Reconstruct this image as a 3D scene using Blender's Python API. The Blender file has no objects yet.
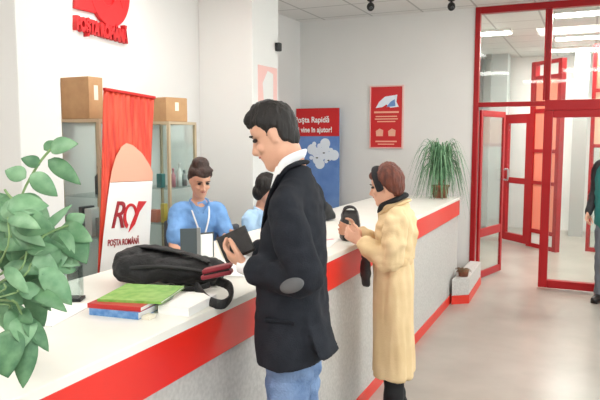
import bpy, bmesh, math, random
from mathutils import Vector as V, Matrix, noise
PI = math.pi
sc = bpy.context.scene
COL = sc.collection
random.seed(7)
# ---------------------------------------------------------------- materials
def lin(c):
    return tuple((v/12.92 if v <= .04045 else ((v+.055)/1.055)**2.4) for v in [x/255 for x in c]) + (1,)
def mat(name, rgb, rough=.6, rgb2=None, scale=8, bump=0, bscale=60, metal=0, coat=0, stretch=None, spec=.5):
    m = bpy.data.materials.new(name); m.use_nodes = True
    nt = m.node_tree; p = nt.nodes['Principled BSDF']
    p.inputs['Roughness'].default_value = rough; p.inputs['Metallic'].default_value = metal
    p.inputs['Coat Weight'].default_value = coat; p.inputs['Specular IOR Level'].default_value = spec
    p.inputs['Base Color'].default_value = lin(rgb)
    tc = nt.nodes.new('ShaderNodeTexCoord'); mp = nt.nodes.new('ShaderNodeMapping')
    nt.links.new(tc.outputs['Object'], mp.inputs['Vector'])
    if stretch: mp.inputs['Scale'].default_value = stretch
    if rgb2:
        n = nt.nodes.new('ShaderNodeTexNoise'); n.inputs['Scale'].default_value = scale; n.inputs['Detail'].default_value = 4
        r = nt.nodes.new('ShaderNodeValToRGB'); r.color_ramp.elements[0].position = .35; r.color_ramp.elements[1].position = .65
        r.color_ramp.elements[0].color = lin(rgb); r.color_ramp.elements[1].color = lin(rgb2)
        nt.links.new(mp.outputs[0], n.inputs['Vector']); nt.links.new(n.outputs['Fac'], r.inputs['Fac']); nt.links.new(r.outputs[0], p.inputs['Base Color'])
    if bump:
        n = nt.nodes.new('ShaderNodeTexNoise'); n.inputs['Scale'].default_value = bscale; n.inputs['Detail'].default_value = 3
        b = nt.nodes.new('ShaderNodeBump'); b.inputs['Strength'].default_value = bump; b.inputs['Distance'].default_value = .01
        nt.links.new(mp.outputs[0], n.inputs['Vector']); nt.links.new(n.outputs['Fac'], b.inputs['Height']); nt.links.new(b.outputs[0], p.inputs['Normal'])
    return m
def glow(name, rgb, s):
    m = bpy.data.materials.new(name); m.use_nodes = True
    p = m.node_tree.nodes['Principled BSDF']; p.inputs['Emission Color'].default_value = lin(rgb); p.inputs['Emission Strength'].default_value = s
    return m
def glassm(name, tint=(245, 250, 248), refl=.08, r=.0):
    m = bpy.data.materials.new(name); m.use_nodes = True; nt = m.node_tree
    nt.nodes.remove(nt.nodes['Principled BSDF']); out = nt.nodes['Material Output']
    t = nt.nodes.new('ShaderNodeBsdfTransparent'); t.inputs[0].default_value = lin(tint)
    g = nt.nodes.new('ShaderNodeBsdfGlossy'); g.inputs['Roughness'].default_value = .03
    mx = nt.nodes.new('ShaderNodeMixShader'); lw = nt.nodes.new('ShaderNodeLayerWeight'); lw.inputs[0].default_value = .5
    pw_ = nt.nodes.new('ShaderNodeMath'); pw_.operation = 'POWER'; pw_.inputs[1].default_value = 4; nt.links.new(lw.outputs['Facing'], pw_.inputs[0])
    ma = nt.nodes.new('ShaderNodeMath'); ma.operation = 'MULTIPLY_ADD'; ma.inputs[1].default_value = .5; ma.inputs[2].default_value = refl*.5; nt.links.new(pw_.outputs[0], ma.inputs[0])
    nt.links.new(ma.outputs[0], mx.inputs[0])
    nt.links.new(t.outputs[0], mx.inputs[1]); nt.links.new(g.outputs[0], mx.inputs[2]); nt.links.new(mx.outputs[0], out.inputs[0])
    return m
def ceilmat():
    m = mat('ceiling_tiles', (226, 224, 221), .8); nt = m.node_tree; p = nt.nodes['Principled BSDF']
    tc = nt.nodes.new('ShaderNodeTexCoord'); br = nt.nodes.new('ShaderNodeTexBrick')
    br.offset = 0; br.inputs['Scale'].default_value = 1; br.inputs['Brick Width'].default_value = .6; br.inputs['Row Height'].default_value = .6
    br.inputs['Mortar Size'].default_value = .012; br.inputs['Color1'].default_value = lin((228, 226, 223)); br.inputs['Color2'].default_value = lin((224, 222, 219)); br.inputs['Mortar'].default_value = lin((186, 184, 181))
    nt.links.new(tc.outputs['Object'], br.inputs['Vector']); nt.links.new(br.outputs[0], p.inputs['Base Color'])
    return m
M = dict(
 wall=mat('wall_paint', (229, 226, 223), .75, (226, 223, 220), 1.5), white=mat('white_paint', (230, 228, 225), .6),
 ceil=ceilmat(), floor=mat('floor_vinyl', (166, 158, 149), .28, (153, 145, 136), 2.2, bump=.05, bscale=9),
 red=mat('red_lacquer', (226, 38, 24), .35, coat=.2), dred=mat('red_metal_frame', (158, 20, 26), .4, spec=.3), 
 orange=mat('orange_panel', (238, 138, 114), .5), top=mat('counter_top_laminate', (240, 238, 230), .3, (236, 233, 224), 5),
 front=mat('counter_front_speckled', (196, 193, 189), .55, (180, 177, 173), 60), plinth=mat('red_plinth', (214, 50, 34), .4),
 glass=glassm('clear_glass'), cglass=glassm('cabinet_glass', (244, 249, 248)), alu=mat('champagne_aluminium', (196, 176, 146), .4, metal=.3),
 grey=mat('grey_metal', (150, 152, 152), .4, metal=.4), card=mat('cardboard', (190, 150, 108), .8, (178, 138, 98), 12), tape=mat('packing_tape', (236, 226, 208), .4),
 black=mat('black_plastic', (26, 26, 28), .45), bag=mat('black_nylon', (15, 15, 17), .7, (24, 24, 26), 30, bump=.4, bscale=120),
 leather=mat('black_leather', (24, 21, 22), .38, (34, 30, 30), 30, bump=.3, bscale=90),
 skin=mat('skin', (222, 172, 146), .5, (214, 160, 134), 14), hair=mat('black_hair', (15, 11, 10), .6, (30, 23, 20), 60, bump=.8, bscale=90, stretch=(1, 1, .25)),
 brown=mat('dark_brown_hair', (40, 25, 21), .55, (62, 40, 31), 60, bump=.8, bscale=90, stretch=(1, 1, .3)), auburn=mat('auburn_hair', (112, 54, 34), .55, (80, 36, 24), 50, bump=.8, bscale=80, stretch=(1, 1, .3)),
 suit=mat('charcoal_wool', (31, 34, 41), .85, (38, 41, 48), 25, bump=.25, bscale=220, spec=.2), patch=mat('grey_suede', (98, 100, 102), .9), suitl=mat('charcoal_lapel', (26, 28, 34), .85, spec=.2),
 shirt=mat('white_cotton', (236, 236, 238), .8), jean=mat('blue_denim', (92, 118, 158), .85, (120, 146, 184), 16, bump=.4, bscale=120), 
 coat=mat('cream_coat_cloth', (224, 198, 156), .85, (214, 186, 142), 7, bump=.2, bscale=160), coatl=mat('cream_coat_trim', (212, 182, 138), .8),
 trouser=mat('black_trouser_cloth', (24, 24, 28), .85), shoe=mat('black_shoe_leather', (22, 20, 20), .4),
 blue=mat('sky_blue_shirt', (122, 168, 222), .8, (110, 156, 212), 12, bump=.2, bscale=120), lblue=mat('pale_blue_shirt', (176, 208, 236), .8, (164, 198, 230), 12),
 eye=mat('eye_dark', (30, 20, 18), .3), lip=mat('lip', (186, 104, 96), .5), leaf=mat('leaf_green', (92, 138, 98), .5, (130, 168, 130), 22), leaf2=mat('leaf_dark_green', (64, 108, 74), .55, (98, 140, 100), 30),
 stem=mat('plant_stem', (120, 150, 96), .6), pot=mat('dark_blue_pot', (44, 66, 78), .4), terra=mat('terracotta', (150, 92, 66), .8, (120, 70, 50), 20), soil=mat('dry_plant', (92, 72, 50), .9, (130, 104, 76), 40),
 paper=mat('white_paper', (244, 243, 240), .7), pink=mat('pink_paper', (236, 150, 160), .7), bgreen=mat('green_cover', (108, 168, 66), .45, (150, 190, 100), 30), bred=mat('red_cover', (186, 42, 40), .4), bblue=mat('blue_cover', (70, 120, 180), .4, (120, 160, 206), 40),
 bred2=mat('red_cloth', (200, 40, 36), .8), maroon=mat('maroon_leather', (140, 28, 44), .45), skyposter=mat('blue_poster', (92, 130, 196), .5, (118, 154, 212), 4), bannerred=None, peach=mat('peach_print', (240, 176, 150), .6),
 logo=mat('logo_red', (206, 30, 34), .4), logod=mat('logo_dark_red', (160, 26, 34), .5), teal=mat('teal_vest_cloth', (30, 116, 112), .7), teald=mat('black_sleeve_cloth', (36, 36, 40), .7), gtr=mat('grey_trouser_cloth', (96, 104, 112), .8),
 cream=mat('cream_box', (232, 226, 206), .6), tealbox=mat('teal_box', (44, 120, 120), .5), pinkb=mat('pink_bottle', (214, 140, 150), .4), yellow=mat('yellow_box', (222, 190, 84), .5), dgrey=mat('dark_grey_item', (70, 74, 78), .5), folder=mat('slate_folder', (70, 80, 84), .5), hallpanel=mat('hall_grey_panel', (176, 178, 176), .6),
 lamp=glow('lamp_diffuser', (255, 252, 246), 1), clip=mat('pale_pink_print', (236, 190, 184), .6), cloud=mat('cloud_white_print', (232, 238, 248), .6), buttercream=mat('lanyard_white', (240, 240, 240), .6), khaki=mat('chair_grey_cloth', (90, 92, 98), .8))
def curtain_mat():
    m = mat('pleated_red', (228, 60, 36), .5); nt = m.node_tree; p = nt.nodes['Principled BSDF']
    tc = nt.nodes.new('ShaderNodeTexCoord'); mp = nt.nodes.new('ShaderNodeMapping'); mp.inputs['Scale'].default_value = (1, 30, .7)
    n = nt.nodes.new('ShaderNodeTexNoise'); n.inputs['Scale'].default_value = 2; r = nt.nodes.new('ShaderNodeValToRGB')
    r.color_ramp.elements[0].color = lin((206, 44, 28)); r.color_ramp.elements[1].color = lin((240, 92, 62)); r.color_ramp.elements[0].position = .35; r.color_ramp.elements[1].position = .65
    nt.links.new(tc.outputs['Object'], mp.inputs[0]); nt.links.new(mp.outputs[0], n.inputs['Vector']); nt.links.new(n.outputs['Fac'], r.inputs[0]); nt.links.new(r.outputs[0], p.inputs['Base Color'])
    return m
M['bannerred'] = curtain_mat()
# ---------------------------------------------------------------- object helpers
def link(name, me, m, parent=None):
    o = bpy.data.objects.new(name, me); COL.objects.link(o)
    if m and not me.materials: me.materials.append(M[m] if isinstance(m, str) else m)
    if parent: o.parent = parent
    return o
def obj(name, bm, m, parent=None, smooth=False, bevel=0):
    me = bpy.data.meshes.new(name); bmesh.ops.recalc_face_normals(bm, faces=bm.faces[:]); bm.to_mesh(me); bm.free()
    if smooth:
        for f in me.polygons: f.use_smooth = True
    o = link(name, me, m, parent)
    if bevel:
        b = o.modifiers.new('Bevel', 'BEVEL'); b.width = bevel; b.segments = 2; b.limit_method = 'ANGLE'
    return o
def thing(name, label, cat, loc=(0, 0, 0), rz=0, group=None):
    o = bpy.data.objects.new(name, None); COL.objects.link(o); o.location = loc; o.rotation_euler = (0, 0, rz)
    o.empty_display_size = .1
    return tag(o, label, cat, group)
def tag(o, label, cat, group=None):
    o['label'] = label; o['category'] = cat
    if group: o['group'] = group
    return o
def struct(name, bm, m, parent=None, bevel=0):
    o = obj(name, bm, m, parent, bevel=bevel)
    if not parent: o['kind'] = 'structure'
    return o
def NB(): return bmesh.new()
def box(bm, a, b, mx=None):
    x0, y0, z0 = a; x1, y1, z1 = b
    vs = [V(p) for p in ((x0, y0, z0), (x1, y0, z0), (x1, y1, z0), (x0, y1, z0), (x0, y0, z1), (x1, y0, z1), (x1, y1, z1), (x0, y1, z1))]
    if mx: vs = [mx @ v for v in vs]
    vs = [bm.verts.new(v) for v in vs]
    for f in ((0, 3, 2, 1), (4, 5, 6, 7), (0, 1, 5, 4), (1, 2, 6, 5), (2, 3, 7, 6), (3, 0, 4, 7)): bm.faces.new([vs[i] for i in f])
    return bm
def B(a, b, mx=None): return box(NB(), a, b, mx)
def prism(bm, poly, z0, z1, mx=None):
    lo = [V((x, y, z0)) for x, y in poly]; hi = [V((x, y, z1)) for x, y in poly]
    if mx: lo = [mx @ v for v in lo]; hi = [mx @ v for v in hi]
    lo = [bm.verts.new(v) for v in lo]; hi = [bm.verts.new(v) for v in hi]; n = len(poly)
    bm.faces.new(lo[::-1]); bm.faces.new(hi)
    for i in range(n): bm.faces.new((lo[i], lo[(i+1) % n], hi[(i+1) % n], hi[i]))
    return bm
def rings(bm, rs):
    vs = [[bm.verts.new(p) for p in r] for r in rs]; n = len(rs[0])
    for a, b in zip(vs, vs[1:]):
        for i in range(n): bm.faces.new((a[i], a[(i+1) % n], b[(i+1) % n], b[i]))
    bm.faces.new(vs[0][::-1]); bm.faces.new(vs[-1])
    return bm
def lathe(bm, prof, c=(0, 0, 0), n=20, mx=None):
    rs = []
    for r, z in prof:
        ring = [V((c[0]+max(r, 1e-4)*math.cos(2*PI*i/n), c[1]+max(r, 1e-4)*math.sin(2*PI*i/n), c[2]+z)) for i in range(n)]
        rs.append([mx @ p for p in ring] if mx else ring)
    return rings(bm, rs)
def catmull(P, k=4):
    out = []
    for i in range(len(P)-1):
        p0 = P[max(i-1, 0)]; p1 = P[i]; p2 = P[i+1]; p3 = P[min(i+2, len(P)-1)]
        for j in range(k):
            t = j/k
            out.append([.5*((2*b)+(-a+c)*t+(2*a-5*b+4*c-d)*t*t+(-a+3*b-3*c+d)*t**3) for a, b, c, d in zip(p0, p1, p2, p3)])
    out.append(list(P[-1])); return out
def tube(bm, pts, rad, side=(0, 1, 0), n=14, k=4, cap=True, mx=None):
    """pts; rad = r or (r_side, r_other) per point; ends rounded"""
    rad = [r if isinstance(r, (tuple, list)) else (r, r) for r in (rad if isinstance(rad, list) else [rad]*len(pts))]
    P = [list(p)+[r[0], r[1]] for p, r in zip(pts, rad)]
    P = catmull(P, k)
    q = [(V(p[:3]), max(p[3], 1e-4), max(p[4], 1e-4)) for p in P]
    ss = V(side); rs = []
    N = len(q); tang = [(q[min(i+1, N-1)][0]-q[max(i-1, 0)][0]).normalized() for i in range(N)]
    def ring(c, t, a, b):
        s = (ss-t*ss.dot(t))
        if s.length < 1e-3: s = t.orthogonal()
        s.normalize(); o = t.cross(s)
        r = [c+s*a*math.cos(2*PI*i/n)+o*b*math.sin(2*PI*i/n) for i in range(n)]
        return [mx @ v for v in r] if mx else r
    if cap:
        c, a, b = q[0]
        m_ = min(a, b)
        for f in (.97, .75, .4): rs.append(ring(c-tang[0]*m_*f, tang[0], a*math.sqrt(1-f*f), b*math.sqrt(1-f*f)))
    for (c, a, b), t in zip(q, tang): rs.append(ring(c, t, a, b))
    if cap:
        c, a, b = q[-1]
        m_ = min(a, b)
        for f in (.4, .75, .97): rs.append(ring(c+tang[-1]*m_*f, tang[-1], a*math.sqrt(1-f*f), b*math.sqrt(1-f*f)))
    return rings(bm, rs)
def ell(bm, c, r, mx=None, n=20, rot=None):
    m = Matrix.Translation(c) @ (rot.to_4x4() if rot else Matrix.Identity(4)) @ Matrix.Diagonal((*r, 1))
    if mx: m = mx @ m
    bmesh.ops.create_uvsphere(bm, u_segments=n, v_segments=n//2+2, radius=1, matrix=m); return bm
def fuse(name, bm, m, parent=None, vox=.01, it=3, fold=None, fac=.5):
    """one continuous surface out of the overlapping closed shapes in bm"""
    me = bpy.data.meshes.new(name); bmesh.ops.recalc_face_normals(bm, faces=bm.faces[:]); bm.to_mesh(me); bm.free()
    t = bpy.data.objects.new('tmp', me); COL.objects.link(t)
    r = t.modifiers.new('R', 'REMESH'); r.mode = 'VOXEL'; r.voxel_size = vox
    if it:
        s = t.modifiers.new('S', 'SMOOTH'); s.factor = fac; s.iterations = it
    dg = bpy.context.evaluated_depsgraph_get(); dg.update()
    res = bpy.data.meshes.new_from_object(t.evaluated_get(dg)); res.name = name
    bpy.data.objects.remove(t); bpy.data.meshes.remove(me)
    if fold:
        nn = [v.normal.copy() for v in res.vertices]
        for v, n_ in zip(res.vertices, nn): v.co += fold(v.co.copy(), n_)
    for f in res.polygons: f.use_smooth = True
    res.materials.clear()
    return link(name, res, m, parent)
def folds(sx, sy, sz, amp, seed=0):
    def f(p, n): return n*amp*noise.noise(V((p.x*sx+seed, p.y*sy, p.z*sz)))
    return f
def fadd(*fs): return lambda p, n: sum((f(p, n) for f in fs), V())
def textmesh(name, body, size, m, mx, parent=None, ext=.002, width=None, bold=0, shear=0):
    cu = bpy.data.curves.new(name, 'FONT'); cu.body = body; cu.size = size; cu.extrude = ext; cu.offset = bold; cu.shear = shear; cu.align_x = 'CENTER'; cu.align_y = 'CENTER'
    t = bpy.data.objects.new('tmp', cu); COL.objects.link(t)
    dg = bpy.context.evaluated_depsgraph_get(); dg.update()
    me = bpy.data.meshes.new_from_object(t.evaluated_get(dg)); bpy.data.objects.remove(t)
    xs = [v.co.x for v in me.vertices]; w = max(xs)-min(xs); s = (width/w) if width else 1
    for v in me.vertices: v.co = mx @ V((v.co.x*s, v.co.y, v.co.z))
    me.materials.clear()
    return link(name, me, m, parent)
def facing(c, nrm, up=(0, 0, 1)):
    """text plane at c, readable side facing nrm"""
    n = V(nrm).normalized(); u = V(up); x = u.cross(n).normalized(); y = n.cross(x)
    return Matrix(((x.x, y.x, n.x, c[0]), (x.y, y.y, n.y, c[1]), (x.z, y.z, n.z, c[2]), (0, 0, 0, 1)))
# ---------------------------------------------------------------- camera
F = 640; H = 1.65
yaw = math.atan(292/math.hypot(F, 63)); pit = math.atan(63/F)
cam = bpy.data.cameras.new('Camera'); co = bpy.data.objects.new('Camera', cam); COL.objects.link(co)
cam.sensor_width = 36; cam.lens = 36*F/600; cam.clip_start = .05
co.location = (0, 0, H); co.rotation_euler = (PI/2-pit, 0, yaw); sc.camera = co
_f = V((-math.sin(yaw), math.cos(yaw), 0)); _r = V((math.cos(yaw), math.sin(yaw), 0)); _z = V((0, 0, 1))
FW = _f*math.cos(pit)-_z*math.sin(pit); UP = _f*math.sin(pit)+_z*math.cos(pit)
def at(x, y, d): return V((0, 0, H))+(FW+_r*(x-300)/F+UP*(200-y)/F)*d      # where a photographed point stands at depth d
# ---------------------------------------------------------------- room shell
XW, YB, ZC = -3.33, 7.34, 3.06
struct('floor', B((-3.6, -4, -.1), (4.2, 12.6, 0)), 'floor')
struct('ceiling', B((-3.6, -4, ZC), (4.2, 12.6, ZC+.1)), 'ceil')
struct('wall_left', B((XW-.15, -4, 0), (XW, 12.6, ZC)), 'wall')
struct('wall_rear', B((-3.33, -4.1, 0), (4.2, -4, ZC)), 'wall')
w = NB(); box(w, (3.6, -4, 0), (3.75, 12.6, .9)); box(w, (3.6, -4, 2.7), (3.75, 12.6, ZC)); 
for y in (-4, -1.2, 1.6, 4.4, 7.2, 12.0): box(w, (3.6, y, .9), (3.75, y+.5, 2.7))
struct('wall_right', w, 'wall')
w = NB(); box(w, (XW, YB, 0), (-1.215, YB+.16, ZC)); box(w, (2.6, YB, 0), (3.6, YB+.16, ZC)); struct('wall_back', w, 'wall')
struct('wall_hall', B((-3.33, 12.2, 0), (4.2, 12.35, ZC)), 'wall')
w = NB(); box(w, (-2.25, 10.7, 0), (-1.85, 12.2, ZC)); box(w, (-1.62, 11.5, 0), (-1.35, 11.9, ZC)); struct('wall_hall_left', w, 'hallpanel')
w = NB(); box(w, (-.30, 11.5, 0), (-.08, 11.8, ZC)); struct('trim_3', w, 'hallpanel')
w = NB(); box(w, (XW, 2.5, 0), (-2.77, 2.8, ZC)); struct('trim_1', w, 'white', bevel=.006)
w = NB(); box(w, (XW, 5.08, 0), (-2.77, 5.6, ZC)); struct('trim_2', w, 'white', bevel=.006)
for i, y in enumerate((-.7, 2.1, 4.9, 7.7)):  # unseen right-wall windows, added to let daylight into the room
    if y > 7: y1 = 12.0
    else: y1 = y+2.3
    f = NB()
    for a, b in (((3.62, y, .9), (3.68, y1, .96)), ((3.62, y, 2.64), (3.68, y1, 2.7)), ((3.62, y, .9), (3.68, y+.06, 2.7)), ((3.62, y1-.06, .9), (3.68, y1, 2.7)), ((3.62, (y+y1)/2-.03, .9), (3.68, (y+y1)/2+.03, 2.7))): box(f, a, b)
    o = struct('window_%d' % (i+2), f, 'white'); obj('pane', B((3.645, y+.05, .95), (3.655, y1-.05, 2.65)), 'glass', o)
# glazed partition at the back wall
def frame(segs, m='dred'):
    b = NB()
    for a, c in segs: box(b, a, c)
    return b
y0, y1 = YB-.02, YB+.06
fr = struct('window_1', frame([((-1.215, y0, 0), (-1.16, y1, ZC)), ((-1.16, y0, 2.99), (2.6, y1, ZC)), ((-1.16, y0, 1.98), (-.47, y1, 2.03)), ((-.47, y0, 1.93), (2.6, y1, 2.04)),
     ((-.495, y0, 2.04), (-.475, y1, 2.99)), ((-.445, y0, 2.04), (-.425, y1, 2.99)), ((-.475, y0+.02, 2.04), (-.445, y1-.02, 2.99)), ((.56, y0, 0), (.64, y1, 2.99)), ((.64, y0, 0), (2.6, y1, .1)), ((1.6, y0, 0), (1.66, y1, 2.99))]), 'dred', bevel=.004)
obj('pane', B((-1.16, YB+.015, 2.03), (-.48, YB+.025, 2.99)), 'glass', fr)
obj('pane', B((-.43, YB+.015, 2.04), (.56, YB+.025, 2.99)), 'glass', fr)
obj('pane', B((.64, YB+.015, .1), (1.6, YB+.025, 1.93)), 'glass', fr)
d1 = struct('door_1', frame([((-.475, y0+.005, .02), (-.385, y1, 1.93)), ((.46, y0+.005, .02), (.555, y1, 1.93)), ((-.385, y0+.005, .02), (.46, y1, .105)), ((-.385, y0+.005, 1.855), (.46, y1, 1.93))]), 'dred', bevel=.006)
obj('pane', B((-.385, YB+.015, .1), (.46, YB+.025, 1.86)), 'glass', d1)
# open leaf, hinged on the left post and swung into the hall
d2 = bpy.data.objects.new('door_2', None); COL.objects.link(d2); d2['kind'] = 'structure'; d2.location = (-1.145, YB+.08, 0); d2.rotation_euler = (0, 0, math.radians(75))
obj('frame', frame([((0, -.014, .02), (.05, .014, 1.95)), ((.64, -.014, .02), (.69, .014, 1.95)), ((.05, -.014, .02), (.64, .014, .1)), ((.05, -.014, 1.88), (.64, .014, 1.95)), ((.05, -.012, .50), (.64, .012, .60))]), 'dred', d2, bevel=.004)
obj('pane', B((.05, -.005, .1), (.64, .005, 1.9)), 'glass', d2)
h = NB(); tube(h, [(.66, -.03, 1.14), (.66, -.07, 1.14), (.66, -.07, 1.26), (.66, -.03, 1.26)], .011); obj('door_handle', h, 'grey', d2.children[0], True)
# entrance partition deeper in the hall: leaf with two panes, then red posts with orange panels
pm = bpy.data.objects.new('door_3', None); COL.objects.link(pm); pm['kind'] = 'structure'; pm.location = (-1.24, 10.66, 0); pm.rotation_euler = (0, 0, math.atan2(-.70, .68))
obj('frame', frame([((0, -.03, .02), (.07, .03, 2.0)), ((.5, -.03, .02), (.58, .03, 2.0)), ((.07, -.03, .02), (.5, .03, .14)), ((.07, -.03, 1.86), (.5, .03, 2.0)), ((.07, -.03, .93), (.5, .03, 1.02))]), 'dred', pm, bevel=.004)
obj('pane', B((.07, -.005, .14), (.5, .005, 1.86)), 'cglass', pm)
pw = bpy.data.objects.new('window_7', None); COL.objects.link(pw); pw['kind'] = 'structure'; pw.location = pm.location; pw.rotation_euler = pm.rotation_euler
obj('frame', frame([((.59, -.04, 0), (.68, .04, 2.75)), ((1.15, -.04, 0), (1.22, .04, 2.75)), ((.68, -.03, 0), (1.15, .03, .06)), ((.68, -.03, .22), (1.15, .03, .28)), ((.68, -.03, .95), (1.15, .03, 1.0)), ((.68, -.03, 1.42), (1.15, .03, 1.47)), ((.68, -.03, 2.0), (1.15, .03, 2.06)), ((.68, -.03, 2.48), (1.15, .03, 2.54)), ((.68, -.03, 2.7), (1.15, .03, 2.75))]), 'dred', pw)
for a, b in ((.28, .95), (1.0, 1.42), (1.47, 2.0), (2.06, 2.48)): obj('panel', B((.68, -.012, a), (1.15, .012, b)), 'orange', pw)
obj('panel', B((.68, -.012, .06), (1.15, .012, .22)), 'white', pw)
o = pw.children[-1]
# right side partition of the hall
p8 = bpy.data.objects.new('window_8', None); COL.objects.link(p8); p8['kind'] = 'structure'; p8.location = (-.02, 10.1, 0); p8.rotation_euler = (0, 0, math.radians(-12))
obj('frame', frame([((0, -.03, 0), (.05, .03, 2.95)), ((.85, -.03, 0), (.92, .03, 2.95)), ((.05, -.03, 2.9), (.85, .03, 2.95)), ((.05, -.03, 2.28), (.85, .03, 2.33)), ((.05, -.03, 1.5), (.85, .03, 1.55)), ((.05, -.03, 0), (.85, .03, .06))]), 'dred', p8)
obj('panel', B((.05, -.012, 2.33), (.85, .012, 2.9)), 'orange', p8)
obj('panel', B((.05, -.012, 1.55), (.85, .012, 2.28)), 'peach', p8)
obj('pane', B((.05, -.006, .06), (.85, .006, 1.5)), 'glass', p8)
# ---------------------------------------------------------------- service counter
XC = -1.216
c = thing('service_counter', 'long white-topped service counter with a broad red band and speckled grey front', 'counter', (XC, 0, 0))
obj('worktop', B((-.8, -.6, 1.005), (.004, 6.67, 1.037)), 'top', c, bevel=.003)
obj('front_panel', B((-.05, -.6, .08), (-.012, 6.66, .86)), 'front', c)
obj('fascia_band', B((-.06, -.6, .85), (0, 6.668, 1.004)), 'red', c, bevel=.002)
obj('kickboard', B((-.055, -.6, 0), (-.002, 6.668, .08)), 'plinth', c)
obj('end_panel', B((-.78, 6.62, 0), (-.06, 6.66, 1.004)), 'front', c)
obj('back_panel', B((-.46, -.6, 0), (-.43, 6.62, 1.004)), 'white', c)
# low ledge at the end of the counter
l = thing('low_plinth', 'low pale ledge with red foot band between counter end and glass door', 'ledge')
P0 = [(-1.20, 6.27), (-1.055, 6.39), (-1.08, 7.30), (-1.20, 7.30)]
obj('block', prism(NB(), P0, .085, .255), 'front', l, bevel=.004)
c0 = [(x+(.006 if i in (1, 2) else 0), y-(.006 if i < 2 else 0)) for i, (x, y) in enumerate(P0)]
obj('foot_band', prism(NB(), c0, 0, .085), 'plinth', l)
# ---------------------------------------------------------------- wall logo
lg = thing('wall_logo', 'red raised post horn emblem with lettering bar high on the left wall', 'sign', (XW, 0, 0))
def wallpoly(px, x=XW, th=.03):
    """outline given on the wall as (y,z)"""
    b = NB(); return prism(b, [(y, z) for y, z in px], 0, th, Matrix(((0, 0, 1, 0), (1, 0, 0, 0), (0, 1, 0, 0), (0, 0, 0, 1))))
h = NB(); mxw = Matrix(((0, 0, 1, 0), (1, 0, 0, 0), (0, 1, 0, 0), (0, 0, 0, 1)))
n = 48; cy, cz = 3.86, 2.74
def crescent(ro, ri, off, a0, a1):
    pts = [(cy+ro[0]*math.cos(a0+(a1-a0)*i/n), cz+ro[1]*math.sin(a0+(a1-a0)*i/n)) for i in range(n+1)]
    pts += [(cy+off[0]+ri[0]*math.cos(a1+(a0-a1)*i/n), cz+off[1]+ri[1]*math.sin(a1+(a0-a1)*i/n)) for i in range(n+1)]
    return pts
prism(h, crescent((.22, .27), (.10, .17), (-.03, .05), -PI*1.05, PI*.42), .0, .035, mxw)
prism(h, [(cy-.02+.13*math.cos(2*PI*i/30), cz+.06+.19*math.sin(2*PI*i/30)) for i in range(30)], 0, .02, mxw); prism(h, [(3.50, 2.54), (3.70, 2.54), (3.80, 3.02), (3.54, 3.02)], .0, .03, mxw)
obj('horn', h, 'logo', lg, bevel=.005)
h = NB(); prism(h, [(3.99, 2.62), (4.06, 2.80), (4.14, 3.02), (3.98, 3.02), (3.92, 2.75)], .0, .04, mxw); obj('horn_bell', h, 'logo', lg, bevel=.005)
textmesh('lettering', 'POŞTA ROMÂNĂ', .125, 'logo', facing((.02, 3.765, 2.425), (1, 0, 0), (0, .05, 1)), lg, .022, .54, bold=.008)
# ---------------------------------------------------------------- glass cabinets
def cabinet(y, label):
    t = thing('display_cabinet', label, 'cabinet', (XW+.005, y, 0)); W, D, Hc = .36, .38, 1.77; s = .022
    f = NB()
    for x in (0, W-s):
        for yy in (0, D-s): box(f, (x, yy, 0), (x+s, yy+s, Hc))
    for z in (0, .3, Hc-s):
        for yy in (0, D-s): box(f, (s, yy, z), (W-s, yy+s, z+s))
        for x in (0, W-s): box(f, (x, s, z), (x+s, D-s, z+s))
    obj('frame', f, 'alu', t)
    obj('top_panel', B((s, s, Hc-.015), (W-s, D-s, Hc-.004)), 'cglass', t)
    for z in (.64, .96, 1.24): obj('shelf', B((s, s, z), (W-s, D-s, z+.01)), 'cglass', t)
    obj('back_panel', B((.002, s, .32), (.006, D-s, Hc-s)), 'white', t)
    for a, b in (((s, .006, .33), (W-s, .010, Hc-s)), ((s, D-.010, .33), (W-s, D-.006, Hc-s)), ((W-.012, s, .33), (W-.008, D-s, Hc-s))): obj('pane', B(a, b), 'cglass', t)
    obj('base_panel', B((.004, .004, s), (W-.004, D-.004, .30)), 'white', t)
    return t
cabinet(3.32, 'glass display cabinet beside the near pillar, left of the red banner')
cabinet(4.09, 'glass display cabinet to the right of the red banner')
def carton(name, label, x, y, z, sx, sy, sz, rz, flap=False):
    t = thing(name, label, 'box', (x, y, z), rz)
    t = obj('body', B((-sx/2, -sy/2, 0), (sx/2, sy/2, sz)), 'card', t, bevel=.004)
    obj('tape', B((sx/2, -.018, sz*.45), (sx/2+.002, .018, sz*.8)), 'tape', t)
    if flap: obj('flap', B((-sx/2, -.01, 0), (sx/2, .0, .10), Matrix.Translation((0, sy/2, sz)) @ Matrix.Rotation(math.radians(-60), 4, 'X')), 'card', t)
carton('cardboard_box', 'large brown cardboard box on top of the cabinet by the near pillar', -3.185, 3.41, 1.772, .26, .13, .28, math.radians(-3))
carton('cardboard_box', 'small brown cardboard box on top of the right cabinet', -3.13, 4.31, 1.772, .22, .22, .19, math.radians(-14))
def goods(kind, label, cat, m, x, y, z, sx, sy, sz, group=None, bottle=False):
    b = NB()
    if bottle: lathe(b, [(sx/2, 0), (sx/2, sz*.62), (sx*.2, sz*.74), (sx*.2, sz*.9), (sx*.26, sz*.9), (sx*.26, sz), (0, sz)], n=14)
    else: box(b, (-sx/2, -sy/2, 0), (sx/2, sy/2, sz))
    o = obj(kind, b, m, None, bottle, 0 if bottle else .003); o.location = (x, y, z); tag(o, label, cat, group)
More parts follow.
